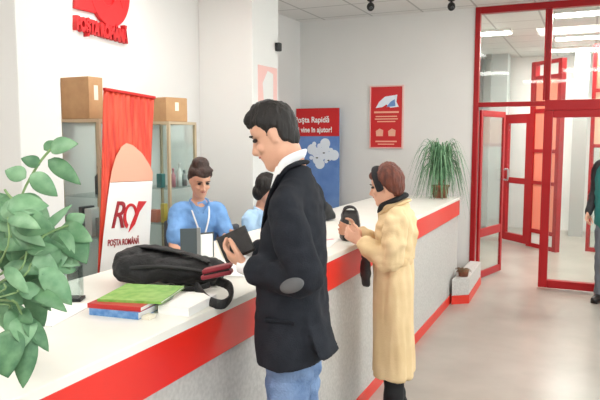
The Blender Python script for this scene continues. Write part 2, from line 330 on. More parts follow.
# near cabinet
for (x, m, s, lb, k, ct) in ((-3.25, 'dgrey', (.03, .12, .15), 'dark slim folder standing leftmost on the lower shelf', 'folder', 'folder'), (-3.185, 'dgrey', (.035, .12, .20), 'dark grey box file on the lower shelf beside the white box', 'box_file', 'file'), (-3.12, 'paper', (.06, .12, .19), 'white box standing on the lower shelf of the near cabinet', 'white_carton', 'box'), (-3.04, 'grey', (.05, .1, .13), 'grey small box at the right end of the lower shelf', 'gift_box', 'box')):
    goods(k, lb, ct, m, x, 3.42, .971, *s)
goods('figurine', 'dark blurred ornament on the upper shelf of the near cabinet', 'ornament', 'dgrey', -3.13, 3.5, 1.251, .07, .07, .2, bottle=True)
# right cabinet
goods('gift_box', 'teal box on upper shelf of right cabinet beside the banner', 'box', 'tealbox', -3.10, 4.16, 1.251, .05, .05, .11)
for (x, y, m, s, lb) in ((-3.04, 4.24, 'pinkb', (.04, .04, .15), 'pink bottle on the upper shelf of the right cabinet'), (-3.03, 4.31, 'paper', (.045, .045, .19), 'tall white bottle on the upper shelf of the right cabinet'), (-3.03, 4.38, 'grey', (.045, .045, .13), 'short grey bottle rightmost on the upper shelf')):
    goods('bottle', lb, 'bottle', m, x, y, 1.251, *s, bottle=True)
goods('gift_box', 'orange box on the lower shelf of the right cabinet', 'box', 'orange', -3.17, 4.17, .971, .07, .05, .10)
goods('gift_box', 'yellow box on the lower shelf of the right cabinet', 'box', 'yellow', -3.09, 4.18, .971, .035, .05, .15)
goods('jar', 'cream jar at the corner of the lower shelf of the right cabinet', 'jar', 'cream', -3.03, 4.2, .971, .06, .06, .09, bottle=True)
goods('jar', 'white jar low in the right cabinet behind the clerk', 'jar', 'paper', -3.04, 4.33, .971, .07, .07, .11, bottle=True)
# ---------------------------------------------------------------- leaning banner
bn = thing('banner', 'red and white pleated banner with post horn emblem leaning by the cabinets', 'banner', (-2.70, 0, 0))
TL, TR, BL, BR = (3.08, 1.93), (3.57, 1.905), (2.90, .02), (3.36, .02)
def lerp(a, b, t): return (a[0]+(b[0]-a[0])*t, a[1]+(b[1]-a[1])*t)
def bp(u, v): return lerp(lerp(BL, BR, u), lerp(TL, TR, u), v)
def bsurf(region, x, nu=60, nv=60, pleat=0):
    b = NB(); g = []
    for j in range(nv+1):
        row = []
        for i in range(nu+1):
            u, v = region(i/nu, j/nv); y, z = bp(u, v)
            row.append(b.verts.new((x+pleat*math.sin(u*62+2*math.sin(v*4))*min(1, max(0, (v-.45)*4)), y, z)))
        g.append(row)
    for j in range(nv):
        for i in range(nu): b.faces.new((g[j][i], g[j][i+1], g[j+1][i+1], g[j+1][i]))
    return b
def solid(o, th): s = o.modifiers.new('Solid', 'SOLIDIFY'); s.thickness = th; s.offset = 0
o = obj('fabric', bsurf(lambda u, v: (u, v), 0, pleat=.006), 'bannerred', bn, True); solid(o, .004)
# white field with a curved top edge
def whitetop(u):
    P_ = ((0, .42), (.04, .53), (.09, .64), (.15, .74), (.22, .79), (.32, .825), (.42, .838), (.55, .832), (.75, .805), (.9, .77), (1, .74))
    for p, q in zip(P_, P_[1:]):
        if u <= q[0]+1e-9: return p[1]+(q[1]-p[1])*(u-p[0])/(q[0]-p[0])
    return .74
o = obj('white_field', bsurf(lambda u, v: (u, v*min(whitetop(u), .71)), .014), 'paper', bn, True); solid(o, .003)
o = obj('peach_field', bsurf(lambda u, v: (.125+u*.875, .708+v*max(.001, whitetop(.125+u*.875)-.708)), .014), 'peach', bn, True); solid(o, .003)
k = NB(); box(k, (-.03, 2.88, 0), (.03, 3.40, .03)); obj('foot_bar', k, 'grey', bn, bevel=.004)
k = NB(); prism(k, [TL, (TR[0], TR[1]), (TR[0], TR[1]+.018), (TL[0], TL[1]+.018)], -.012, .012, mxw); obj('top_bar', k, 'bred2', bn, bevel=.003)
k = NB(); tube(k, [(-.025, 3.13, .02), (-.025, 3.32, 1.92)], .01, cap=False); obj('support_pole', k, 'grey', bn, True)
mxl = facing((.019, 3.215, 1.15), (1, 0, 0), (0, .1, 1))
textmesh('emblem_letter', 'R', .24, 'logod', mxl @ Matrix.Translation((-.07, 0, 0)), bn, .002, .12, bold=.002, shear=.3)
n = 40; k = NB(); mk = facing((.018, 3.225, 1.145), (1, 0, 0), (0, .1, 1)); cy = cz = 0
prism(k, [(.045+.07*math.cos(t), .0+.085*math.sin(t)) for t in [2*PI*i/n for i in range(n)]][:n//2+8] + [(.045+.045*math.cos(t), .005+.062*math.sin(t)) for t in [2*PI*i/n for i in range(n)]][:n//2+8][::-1], 0, .003, mk)
prism(k, [(.03, -.10), (.09, -.05), (.13, .03), (.20, .10), (.12, .10), (.09, .02), (.05, -.05)], 0, .004, mk); obj('emblem_horn', k, 'logo', bn)
textmesh('lettering', 'POŞTA ROMÂNĂ', .055, 'logod', facing((.018, 3.20, .985), (1, 0, 0), (0, .1, 1)), bn, .001, .30, bold=.001)
# ---------------------------------------------------------------- posters
pb = thing('poster_banner', 'tall poster with red heading Poşta Rapidă over blue sky at the back wall', 'poster', (0, 7.18, 0))
obj('board', B((-3.40+.09, 0, .3), (-2.745, .012, 1.995)), 'skyposter', pb)
obj('heading', B((-3.31, -.004, 1.66), (-2.745, 0, 1.995)), 'bred', pb); pb.children[-1].data.materials[0] = M['logo']
textmesh('lettering', 'Poşta Rapidă', .095, 'paper', facing((-3.10, -.006, 1.855), (0, -1, 0)), pb, .001, .45, bold=.002)
textmesh('lettering', 'Îţi vine în ajutor!', .09, 'paper', facing((-3.08, -.006, 1.735), (0, -1, 0)), pb, .001, .49, bold=.002)
k = NB()
for i in range(16):
    a = i*2.4; r = .14*math.sqrt(i/16)
    lathe(k, [(.045+.02*math.sin(i*3), 0), (.045+.02*math.sin(i*3), .002)], n=16, mx=facing((-2.97+r*1.3*math.cos(a), -.002-.0003*i, 1.46+r*math.sin(a)), (0, -1, 0)))
obj('cloud_print', k, 'cloud', pb)
for x, z in ((-2.94, 1.46), (-3.03, 1.40), (-2.88, 1.37)): obj('bird_print', prism(NB(), [(-.02, 0), (0, .008), (.02, 0), (0, -.012)], 0, .002, facing((x, -.008, z), (0, -1, 0))), 'dgrey', pb)
obj('stand', B((-3.30, -.06, 0), (-2.75, .08, .30)), 'grey', pb)
wp = thing('wall_poster', 'framed red notice with white bird picture on the back wall', 'poster', (0, YB, 0))
obj('board', B((-2.40, -.02, 1.53), (-2.02, 0, 2.235)), 'bred', wp); wp.children[-1].data.materials[0] = M['logo']
fx = [((-2.415, -.03, 1.515), (-2.40, 0, 2.25)), ((-2.02, -.03, 1.515), (-2.005, 0, 2.25)), ((-2.40, -.03, 1.515), (-2.02, 0, 1.53)), ((-2.40, -.03, 2.235), (-2.02, 0, 2.25))]
obj('frame', frame(fx), 'clip', wp)
obj('bird_print', prism(NB(), [(-.13, -.07), (-.09, .0), (-.02, .06), (.13, .08), (.12, .0), (.15, -.06), (.05, -.07), (.0, -.03), (-.05, -.06)], 0, .002, facing((-2.21, -.021, 2.06), (0, -1, 0))), 'cloud', wp)
obj('blue_print', prism(NB(), [(.0, -.06), (.05, .0), (.10, .03), (.11, -.05)], 0, .001, facing((-2.21, -.0235, 2.06), (0, -1, 0))), 'skyposter', wp)
for z, wd, hh in ((1.93, .30, .02), (1.885, .26, .012), (1.855, .28, .012), (1.825, .22, .012), (1.59, .26, .016), (1.56, .2, .012)): obj('text_line', B((-2.21-wd/2, -.0225, z), (-2.21+wd/2, -.02, z+hh)), 'peach', wp)
for x in (-2.29, -2.14): obj('picture_print', prism(NB(), [(-.04, -.04), (.04, -.04), (.045, .03), (0, .05), (-.045, .02)], 0, .002, facing((x, -.021, 1.70), (0, -1, 0))), 'peach', wp)
sp = thing('wall_picture', 'narrow pale pink notice on the side of the far pillar', 'poster', (-2.77, 0, 0))
obj('sheet', B((0, 5.18, 1.93), (.006, 5.56, 2.30)), 'clip', sp); obj('picture_print', prism(NB(), [(5.28, 1.98), (5.47, 1.98), (5.47, 2.24), (5.36, 2.26), (5.26, 2.14)], .006, .008, mxw), 'wall', sp)
o = obj('door_sensor', B((-.0, -.03, -.04), (.05, .03, .04)), 'black', bevel=.01); o.location = (-2.77, 5.55, 2.50); tag(o, 'small black sensor high on the edge of the far pillar', 'sensor')
# ceiling cameras
def ceilcam(x, y, label):
    t = thing('security_camera', label, 'camera', (x, y, ZC)); t.scale = (.8, .8, .75)
    obj('mount', lathe(NB(), [(.045, 0), (.045, -.02), (.03, -.03), (.015, -.03), (.015, -.07)], n=18), 'black', t, True)
    k = NB(); ell(k, (0, 0, -.1), (.05, .05, .06)); t = obj('body', k, 'black', t, True)
    obj('lens', lathe(NB(), [(.02, 0), (.02, .03), (.012, .03), (.012, .028)], n=14, mx=Matrix.Translation((.02, -.035, -.12)) @ Matrix.Rotation(math.radians(110), 4, 'X')), 'dgrey', t, True)
ceilcam(-2.13, 6.45, 'small black ceiling camera above the framed red notice')
ceilcam(-1.37, 6.78, 'small black ceiling camera near the glass partition')
# ---------------------------------------------------------------- luminaires
LAMPS = []
def lum(x, y, sx, sy, s, label, z=ZC, grp='added light panels'):
    t = thing('ceiling_light', label, 'lamp', (x, y, z), 0, grp)
    obj('housing', B((-sx/2-.02, -sy/2-.02, -.035), (sx/2+.02, sy/2+.02, 0)), 'white', t)
    me = M['lamp'].copy(); me.node_tree.nodes['Principled BSDF'].inputs['Emission Strength'].default_value = s
    obj('diffuser', B((-sx/2, -sy/2, -.045), (sx/2, sy/2, -.035)), me, t)
for x, y in ((-2.3, .2), (0, .2), (2.2, .2), (-2.3, 3.6), (0.3, 3.4), (2.2, 3.4), (-.1, 5.6), (-1.0, -2.4), (1.6, -2.4)):  # unseen room panels, added as the main interior light
    lum(x, y, 1.2, .6, 13.5, 'added light panel on the unseen ceiling of the post office hall')
for x, y in ((-.12, 8.0), (-.2, 9.9), (-1.35, 9.0), (1.6, 8.6), (1.6, 10.8), (-.35, 11.2)):
    lum(x, y, .62, .2, 105, 'short ceiling light strip in the entrance hall beyond the glass', grp='entrance hall lights')
# ---------------------------------------------------------------- people
PROF = [(.000, .070, .02, .020), (.008, .082, -.01, .032), (.022, .088, -.03, .044), (.040, .086, -.055, .054), (.052, .089, -.07, .058), (.060, .094, -.08, .060), (.067, .089, -.084, .062), (.074, .093, -.088, .063),
        (.084, .088, -.092, .066), (.105, .086, -.096, .069), (.120, .079, -.099, .071), (.130, .078, -.101, .0725), (.143, .089, -.103, .0735), (.165, .088, -.104, .0745), (.185, .078, -.100, .071), (.205, .058, -.085, .058), (.220, .030, -.058, .036), (.227, .005, -.03, .012)]
def prof(z):
    z = min(max(z, PROF[0][0]), PROF[-1][0])
    for a, b in zip(PROF, PROF[1:]):
        if z <= b[0]:
            t = (z-a[0])/(b[0]-a[0]); return [a[i]+(b[i]-a[i])*t for i in (1, 2, 3)]
def hp(z, a, off=0):
    f, k, w = prof(z); c = (f+k)/2; rx = (f-k)/2+off; w = w+off
    return V((c+rx*math.cos(a), w*math.sin(a)*(1-.12*max(0, math.cos(a))), z))
def head_geo(bm, mx, s=1):
    mx = mx @ Matrix.Scale(s, 4)
    rings(bm, [[mx @ hp(z, 2*PI*i/36) for i in range(36)] for z, *_ in PROF])
    tube(bm, [(.078, 0, .132), (.094, 0, .108), (.108, 0, .088)], [(.009, .012), (.011, .012), (.013, .011)], mx=mx, n=12)
    ell(bm, (.096, 0, .082), (.013, .018, .009), mx)
    for y in (-1, 1):
        ell(bm, (-.012, y*.073, .112), (.014, .008, .027), mx, 14, Matrix.Rotation(y*math.radians(12), 3, 'Z'))
        ell(bm, (.062, y*.038, .093), (.020, .020, .018), mx, 14)
def face_bits(p, mx, s=1, brow='hair', closed=False):
    mx = mx @ Matrix.Scale(s, 4)
    for y in (-1, 1):
        b = NB(); ell(b, (.076, y*.031, .126), (.011, .014, .008), mx, 14); obj('eye', b, 'eye', p, True)
        b = NB(); tube(b, [(.086, y*.014, .142), (.089, y*.032, .147), (.074, y*.050, .143)], [(.004, .003), (.005, .003), (.003, .002)], mx=mx, n=8); obj('eyebrow', b, brow, p, True)
    b = NB(); tube(b, [(.080, -.022, .0655), (.0935, -.008, .0665), (.0935, .008, .0665), (.080, .022, .0655)], [(.003, .004)]*4, mx=mx, n=8); obj('lips', b, 'lip', p, True)
def hand_geo(bm, w, d, n, size=1, curl=(.35, .45, .5, .55), thumb=1, spread=.12, side=1):
    """w wrist, d finger direction, n palm-facing direction; side=+1/-1 picks which edge carries the thumb"""
    d = V(d).normalized(); n = V(n); n = (n-d*n.dot(d)).normalized(); s = d.cross(n)*side; w = V(w); k = size
    kn = w+d*.085*k
    tube(bm, [w-d*.02, w+d*.03*k, kn], [(.025*k, .019*k), (.036*k, .016*k), (.040*k, .013*k)], side=s, n=14)
    for i, (o, L) in enumerate(((.030, .070), (.010, .078), (-.011, .073), (-.030, .058))):
        p = w+d*.078*k+s*o*k; dd = (d+s*spread*(o/.03)).normalized(); pts = [p-dd*.02*k, p]
        a = 0
        for j, fr in enumerate((.45, .30, .25)):
            a += curl[i]*(.7, 1.1, .9)[j]; pts.append(pts[-1]+(dd*math.cos(a)+n*math.sin(a))*L*fr*k)
        tube(bm, pts, [.0095*k, .0095*k, .009*k, .008*k, .007*k], side=s, n=10, k=3)
    b0 = w+d*.02*k+s*.024*k
    t1 = b0+(d*.55+s*.75+n*.25*thumb).normalized()*.045*k; t2 = t1+(d*.85+s*.25+n*.45*thumb).normalized()*.032*k; t3 = t2+(d*.9-s*.1+n*.5*thumb).normalized()*.024*k
    tube(bm, [b0-s*.01, t1, t2, t3], [.014*k, .0115*k, .010*k, .008*k], side=n, n=10, k=3)
def head_mx(chin, pitch, turn=0, roll=0):
    """head frame: chin level at z=0; pitch bends the head forward, turn to the left"""
    return Matrix.Translation(chin) @ Matrix.Rotation(turn, 4, 'Z') @ Matrix.Rotation(pitch, 4, 'Y') @ Matrix.Rotation(roll, 4, 'X') @ Matrix.Translation((-.075, 0, 0))
def limb(bm, pts, r, side=(0, 1, 0), n=16): tube(bm, pts, r, side=side, n=n)
def hair_geo(p, name, mx, s, m, maskf, off=.014, extra=None, vox=.007, amp=.004, top=.227):
    mx = mx @ Matrix.Scale(s, 4); b = NB(); N = 60; rs = []
    zs = [0.02+i*(.206)/44 for i in range(45)]
    for z in zs:
        r = []
        for i in range(N):
            a = 2*PI*i/N; q = hp(z, a); k = maskf(q.x, q.y, z)
            o = -.012+(off+.012)*min(1, max(0, k/.016+.5))
            if z > .19: o *= 1
            r.append(mx @ (hp(z, a, o)+V((0, 0, (.012 if z > .17 else 0)*(z-.17)/.057))))
        rs.append(r)
    rings(b, rs)
    if extra: extra(b, mx)
    return fuse(name, b, m, p, vox, 2, fadd(folds(70, 70, 25, amp)))
# --- standing man
def man():
    B0 = (-.985, 2.075, 0)
    p = None
    hm = head_mx((.076, .0, 1.517), math.radians(24), math.radians(4)) @ Matrix.Diagonal((.92, .96, 1.06, 1))
    b = NB(); s = .945
    head_geo(b, hm, s)
    tube(b, [(-.035, 0, 1.44), (-.018, 0, 1.53), (.01, 0, 1.60)], [.050, .048, .054])
    tube(b, [(-.03, 0, .88), (-.035, 0, 1.1), (-.02, 0, 1.32), (-.03, 0, 1.45)], [(.12, .075), (.11, .07), (.13, .07), (.08, .04)])
    LE, LW = (-.115, .225, 1.19), (.105, .135, 1.198); RE, RW = (.02, -.25, 1.17), (.165, -.075, 1.21)
    for y, E_, W_ in ((.19, LE, LW), (-.19, RE, RW)): tube(b, [(-.03, y*.5, 1.43), (-.025, y*.92, 1.40), E_, W_], [.032, .036, .034, .026])
    hand_geo(b, LW, (.93, -.25, .35), (-.2, -.55, .75), 1.0, (.5, .5, .45, .4), side=-1)
    hand_geo(b, RW, (.75, .45, .15), (-.2, .6, .75), 1.0, (.55, .55, .6, .6), side=1)
    for y in (.09, -.09): tube(b, [(-.03, y, .93), (-.02, y*1.1, .52), (-.03, y*1.15, .12), (-.03, y*1.15, .05)], [.045, .04, .034, .034])
    p = fuse('person', b, 'skin', None, .006, 3, fac=.4); p.location = B0; p.rotation_euler = (0, 0, math.radians(190))
    tag(p, 'dark-haired man in charcoal blazer and blue jeans holding a wallet at the counter', 'person')
    face_bits(p, hm, s)
    def mk(x, y, z):
        # hair where z lies above a line from the forehead to the ear top, down to the nape behind
        line = .172 if x > .045 else (.172-(.045-x)*.75 if x > -.005 else .135-(-.005-x)*1.5)
        if -.032 < x < .012 and abs(y) > .05: line = max(line, .136)
        return z-line
    def ex(b, mx):
        tube(b, [(.072, -.02, .20), (.045, -.01, .222), (.0, 0, .230), (-.05, 0, .216), (-.085, 0, .175)], [(.03, .016), (.045, .02), (.055, .02), (.055, .02), (.045, .016)], mx=mx)
        tube(b, [(.082, .015, .190), (.074, .01, .206), (.04, 0, .224)], [(.028, .010), (.036, .016), (.042, .016)], mx=mx)
        for y in (-1, 1): tube(b, [(.012, y*.072, .15), (.014, y*.073, .115)], [(.006, .010), (.003, .006)], mx=mx, side=(0, 1, 0))
    hair_geo(p, 'hair', hm, s, 'hair', mk, .008, ex, amp=.006)
    # jeans
    b = NB(); tube(b, [(-.02, 0, .99), (-.02, 0, .90)], [(.135, .085), (.14, .085)])
    for y in (.09, -.09): tube(b, [(-.025, y*.85, .92), (-.005, y*.95, .52), (-.02, y*1.1, .26), (-.015, y*1.15, .05)], [(.078, .088), (.072, .078), (.062, .066), (.064, .074)], side=(0, 1, 0))
    fuse('jeans', b, 'jean', p, .012, 2, fadd(folds(14, 14, 22, .016), folds(40, 40, 40, .004)))
    for y in (.104, -.104):
        b = NB(); tube(b, [(-.06, y, .05), (.0, y, .055), (.09, y, .04), (.15, y, .035)], [(.036, .045), (.042, .05), (.048, .036), (.036, .03)], side=(0, 1, 0)); box(b, (-.09, y-.036, 0), (.16, y+.036, .022)); fuse('shoe', b, 'shoe', p, .008, 2)
    # blazer
    b = NB(); N = 36
    def ring(z, cx, rx, ry, tilt=0, e=2.3):
        r = []
        for i in range(N):
            a = 2*PI*i/N; ca, sa = math.cos(a), math.sin(a)
            x = cx+rx*math.copysign(abs(ca)**(2/e), ca); y = ry*math.copysign(abs(sa)**(2/e), sa)
            r.append(V((x, y, z+tilt*(x-cx))))
        return r
    rings(b, [ring(.855, -.022, .128, .20, -.08), ring(.92, -.020, .130, .198, -.05), ring(1.0, -.014, .128, .190), ring(1.10, -.010, .122, .178), ring(1.2, -.014, .120, .178), ring(1.32, -.024, .106, .178), ring(1.40, -.032, .088, .165), ring(1.46, -.036, .070, .140), ring(1.505, -.036, .056, .100), ring(1.54, -.030, .048, .068)])
    for y, E_, W_ in ((.185, LE, (.073, .148, 1.192)), (-.185, RE, (.135, -.093, 1.203))):
        W_ = V(W_); E2 = V(E_)
        tube(b, [(-.035, y*.55, 1.465), (-.034, y*.96, 1.405), (V((-.034, y*.96, 1.405))+E2)/2+V((-.006, y*.10, 0)), E2, (E2+W_)/2, W_], [.046, .062, .064, .063, .058, .052], side=(0, 1, 0))
    # back vent flap standing off behind
    tube(b, [(-.08, .06, 1.20), (-.11, .07, 1.05), (-.145, .08, .95), (-.172, .09, .895)], [(.06, .02), (.08, .02), (.09, .018), (.09, .012)], side=(.2, 1, 0))
    jf = fadd(folds(9, 9, 7, .012, 3), lambda q, n: n*(.006*noise.noise(V((q.x*18, q.y*18, q.z*30+5))) if q.z > 1.0 else 0))
    bz = fuse('blazer', b, 'suit', p, .009, 3, jf)
    # collar and lapel
    b = NB(); tube(b, [(.022, .068, 1.485), (-.005, .070, 1.535), (-.040, .052, 1.556), (-.053, 0, 1.562), (-.040, -.052, 1.556), (-.005, -.070, 1.535), (.022, -.068, 1.485)], [(.009, .022)]*7, side=(0, 0, 1)); 
    fuse('blazer_collar', b, 'suitl', bz, .006, 2)
    for y in (1, -1):
        b = NB(); tube(b, [(.015, y*.075, 1.515), (.046, y*.080, 1.43), (.078, y*.05, 1.32), (.102, y*.02, 1.22)], [(.020, .008), (.036, .010), (.030, .008), (.010, .005)], side=(0, 1, .25)); fuse('lapel', b, 'suitl', bz, .006, 2)
    b = NB(); tube(b, [(.030, 0, 1.535), (.046, 0, 1.46), (.068, 0, 1.36), (.088, 0, 1.27)], [(.05, .018), (.06, .018), (.045, .016), (.02, .01)], side=(0, 1, 0)); obj('shirt_front', b, 'shirt', p, True)
    b = NB()
    tube(b, [(.052, .02, 1.49), (.026, .052, 1.53), (-.012, .058, 1.565), (-.044, .036, 1.585), (-.054, 0, 1.590), (-.044, -.036, 1.585), (-.012, -.058, 1.565), (.026, -.052, 1.53), (.052, -.02, 1.49)], [(.020, .006)]*9, side=(-.4, 0, 1), n=10); obj('shirt_collar', b, 'shirt', p, True)
    b = NB(); dd = (V(LE)-V((.073, .148, 1.192))).normalized(); c0 = V(LE)+V((.0, .055, -.018)); 
    ell(b, c0+V((.030, -.002, .006)), (.050, .015, .024), None, 20, Matrix.Rotation(math.radians(24), 3, 'Y') @ Matrix.Rotation(math.radians(-20), 3, 'Z')); obj('elbow_patch', b, 'patch', bz, True)['label'] = 'grey suede elbow patch'
    b = NB(); box(b, (-.055, -.006, -.007), (.05, .006, .007), Matrix.Translation((-.015, .186, 1.03)) @ Matrix.Rotation(math.radians(-4), 4, 'Y')); obj('pocket_flap', b, 'suitl', bz, bevel=.003)
    for y, W_, nx in ((1, (.073, .148, 1.192), (.032, -.013, .007)), (-1, (.135, -.093, 1.203), (.03, .018, .007))):
        b = NB(); W_ = V(W_); tube(b, [W_+V(nx)*1.0, W_+V(nx)*2.0], [.034, .033], cap=False, n=20); obj('shirt_cuff', b, 'shirt', p, True)
    mw = p.matrix_basis.copy()
    return mw, LW, RW
mw, LW, RW = man()
mw = Matrix.Translation((-.985, 2.075, 0)) @ Matrix.Rotation(math.radians(190), 4, 'Z')
t = thing('wallet', 'black leather wallet held open in the man\'s hand', 'wallet')
pos = mw @ V((.185, .06, 1.265)); mwl = Matrix.Translation(pos) @ Matrix.Rotation(math.radians(205), 4, 'Z') @ Matrix.Rotation(math.radians(25), 4, 'Y') @ Matrix.Rotation(math.radians(-75), 4, 'X')
obj('cover', B((-.058, -.05, -.012), (.058, .05, -.002), mwl), 'leather', t, bevel=.003)
obj('inner_flap', B((-.056, -.048, 0), (.056, .048, .009), mwl @ Matrix.Rotation(math.radians(4), 4, 'X')), 'leather', t, bevel=.003)
obj('clasp', lathe(NB(), [(.006, .009), (.006, .013), (0, .014)], n=12, mx=mwl @ Matrix.Translation((.0, .02, 0))), 'grey', t, True)
obj('banknote', B((-.05, -.04, -.0015), (.062, .03, -.0003), mwl), 'cream', t)
# --- woman in the cream coat
def woman():
    s = .90; hm = head_mx((.098, .015, 1.262), math.radians(12), math.radians(-14))
    b = NB(); head_geo(b, hm, s)
    tube(b, [(.0, 0, 1.20), (.02, 0, 1.27), (.04, 0, 1.35)], [.05, .048, .05])
    tube(b, [(-.0, 0, .75), (-.0, 0, .98), (-.0, 0, 1.13), (-.005, 0, 1.21)], [(.09, .06), (.085, .06), (.10, .065), (.07, .05)])
    LE, LW = (.005, .20, .985), (.175, .12, 1.085); RE, RW = (.06, -.20, 1.0), (.215, -.05, 1.11)
    for y, E_, W_ in ((.15, LE, LW), (-.15, RE, RW)): tube(b, [(-.02, y*.6, 1.23), (-.01, y, 1.2), E_, W_], [.042, .04, .032, .024])
    hand_geo(b, LW, (.85, -.2, .4), (-.1, -.8, .3), .88, (.5, .5, .5, .5), side=-1)
    hand_geo(b, RW, (.9, .15, .2), (-.1, .8, .3), .88, (.5, .5, .5, .5), side=1)
    for y in (.08, -.08): tube(b, [(-.0, y*.7, .8), (-.0, y*.75, .45), (-.03, y, .1), (-.03, y, .05)], [.055, .042, .034, .034])
    p = fuse('person', b, 'skin', None, .006, 3, fac=.4); p.location = (-.972, 3.413, 0); p.rotation_euler = (0, 0, math.radians(192))
    tag(p, 'woman in long cream belted coat with black headband leaning at the counter', 'person')
    face_bits(p, hm, s, 'brown')
    def mk(x, y, z):
        line = .178 if x > .04 else (.178-(.04-x)*1.2 if x > -.01 else .118-(-.01-x)*1.3)
        return z-line
    def ex(b, mx):
        ell(b, (-.030, 0, .182), (.076, .080, .084), mx); ell(b, (-.055, 0, .11), (.050, .068, .07), mx); ell(b, (.05, 0, .195), (.045, .06, .035), mx)
    hair_geo(p, 'hair', hm, s, 'auburn', mk, .016, ex, amp=.005)
    b = NB(); q = hm @ Matrix.Scale(s, 4)
    pts = []
    for i in range(13):
        a = PI*i/12; pts.append((.012-.030*math.sin(a)*0+.03*math.sin(a), .088*math.cos(a), .105+.138*math.sin(a)))
    tube(b, pts, [(.024, .011)]*13, side=(1, 0, 0), mx=q, n=12); obj('headband', b, 'trouser', p, True)
    # coat
    b = NB(); N = 40
    def ring(z, cx, rx, ry, e=2.2): return [V((cx+rx*math.copysign(abs(math.cos(2*PI*i/N))**(2/e), math.cos(2*PI*i/N)), ry*math.copysign(abs(math.sin(2*PI*i/N))**(2/e), math.sin(2*PI*i/N)), z)) for i in range(N)]
    rings(b, [ring(.325, .0, 0.117, 0.172), ring(.45, .0, 0.115, 0.165), ring(.7, .0, 0.113, 0.159), ring(.88, .002, 0.108, 0.153), ring(.975, .004, 0.097, 0.133), ring(1.02, .0, 0.101, 0.136), ring(1.12, -.005, 0.106, 0.142), ring(1.2, -.012, 0.097, 0.138), ring(1.25, -.012, 0.079, 0.116), ring(1.285, -.005, 0.063, 0.077), ring(1.315, .005, 0.052, 0.053)])
    for y, E_, W_ in ((.145, LE, (.150, .132, 1.072)), (-.145, RE, (.19, -.07, 1.095))):
        W_ = V(W_); E2 = V(E_); S = V((-.015, y*1.1, 1.2)); tube(b, [(-.015, y*.62, 1.235), S, (S+E2)/2+V((0, y*.1, 0)), E2, (E2+W_)/2, W_], [.050, .060, .058, .057, .052, .047], side=(0, 1, 0))
    cf = fadd(folds(16, 16, 2.2, .020, 1), folds(40, 40, 6, .005), lambda q, n: n*(.012*noise.noise(V((q.x*14, q.y*14, q.z*26))) if q.z > .98 else 0))
    fuse('coat', b, 'coat', p, .009, 3, cf)
    b = NB(); rings(b, [ring(.955, .004, .100, .137), ring(.962, .004, .106, .143), ring(.995, .004, .106, .143), ring(1.002, .004, .100, .137)]); bt = obj('belt', b, 'coatl', p, True)
    b = NB(); box(b, (-.006, -.02, -.30), (.006, .02, 0), Matrix.Translation((.112, .03, .97)) @ Matrix.Rotation(math.radians(4), 4, 'Y')); obj('belt_end', b, 'coatl', bt, bevel=.003)
    b = NB(); tube(b, [(.070, .045, 1.225), (.02, .075, 1.268), (-.045, .052, 1.298), (-.065, 0, 1.306), (-.045, -.052, 1.298), (.02, -.075, 1.268), (.070, -.045, 1.225)], [(.010, .026)]*7, side=(0, 0, 1)); fuse('coat_collar', b, 'coatl', p, .007, 2)
    b = NB(); tube(b, [(.075, .03, 1.24), (.06, .05, 1.285), (.0, .062, 1.31), (-.045, .03, 1.33), (-.045, -.03, 1.33), (.0, -.062, 1.31), (.06, -.05, 1.285), (.075, -.03, 1.24)], [(.016, .024)]*8, side=(0, 0, 1)); fuse('scarf', b, 'trouser', p, .006, 2)
    b = NB(); tube(b, [(.0, 0, .72), (.0, 0, .64)], [(.10, .07), (.10, .07)])
    for y in (.08, -.08): tube(b, [(.0, y*.6, .7), (-.005, y*.75, .4), (-.02, y, .05)], [(.055, .06), (.052, .056), (.052, .056)], side=(0, 1, 0))
    fuse('trousers', b, 'trouser', p, .012, 2, folds(16, 16, 20, .012))
    for y in (.08, -.08):
        b = NB(); tube(b, [(-.07, y, .045), (0, y, .05), (.08, y, .035), (.12, y, .03)], [(.032, .04), (.037, .045), (.042, .033), (.03, .026)], side=(0, 1, 0)); box(b, (-.1, y-.03, 0), (.13, y+.03, .02)); fuse('shoe', b, 'shoe', p, .008, 2)
woman()
def fwd(B0, deg, v): return Matrix.Translation(B0) @ Matrix.Rotation(math.radians(deg), 4, 'Z') @ V(v)
# handbag standing on the counter in front of her
hb = thing('handbag', 'black leather handbag standing on the counter before the woman in cream', 'bag', (-1.30, 3.585, 1.040), math.radians(25))
b = NB(); rings(b, [[V((x*w_/2, y*d_/2, z)) for x, y in ((-1, -.6), (-.8, -1), (.8, -1), (1, -.6), (1, .6), (.8, 1), (-.8, 1), (-1, .6))] for z, w_, d_ in ((0, .10, .13), (.01, .115, .15), (.09, .12, .15), (.15, .10, .10), (.175, .09, .05))])
fuse('body', b, 'leather', hb, .005, 3, folds(30, 30, 30, .006))
for y in (-.028, .028):
    b = NB(); tube(b, [(-.035, y, .16), (-.03, y, .185), (0, y*1.2, .195), (.03, y, .185), (.035, y, .16)], .006); obj('handle', b, 'leather', hb, True)
b = NB(); box(b, (-.012, -.082, .10), (.012, -.074, .125)); obj('clasp', b, 'alu', hb, bevel=.002)
sb = thing('shoulder_bag', 'dark shoulder bag hanging at the cream coat woman\'s arm below the counter edge', 'bag')
S0 = fwd((-.955, 3.42, 0), 192, (.165, .12, .90))
b = NB(); tube(b, [S0+V((0, 0, .13)), S0+V((0, 0, .08)), S0+V((.0, 0, -.01)), S0+V((.005, 0, -.05))], [(.012, .015), (.03, .018), (.034, .02), (.025, .014)], side=(1, -.4, 0)); fuse('body', b, 'leather', sb, .006, 2, folds(30, 30, 30, .006))
b = NB(); tube(b, [S0+V((-.02, 0, .10)), S0+V((-.015, .01, .15)), S0+V((.02, .02, .15)), S0+V((.03, .0, .09))], .006); obj('strap', b, 'leather', sb, True)
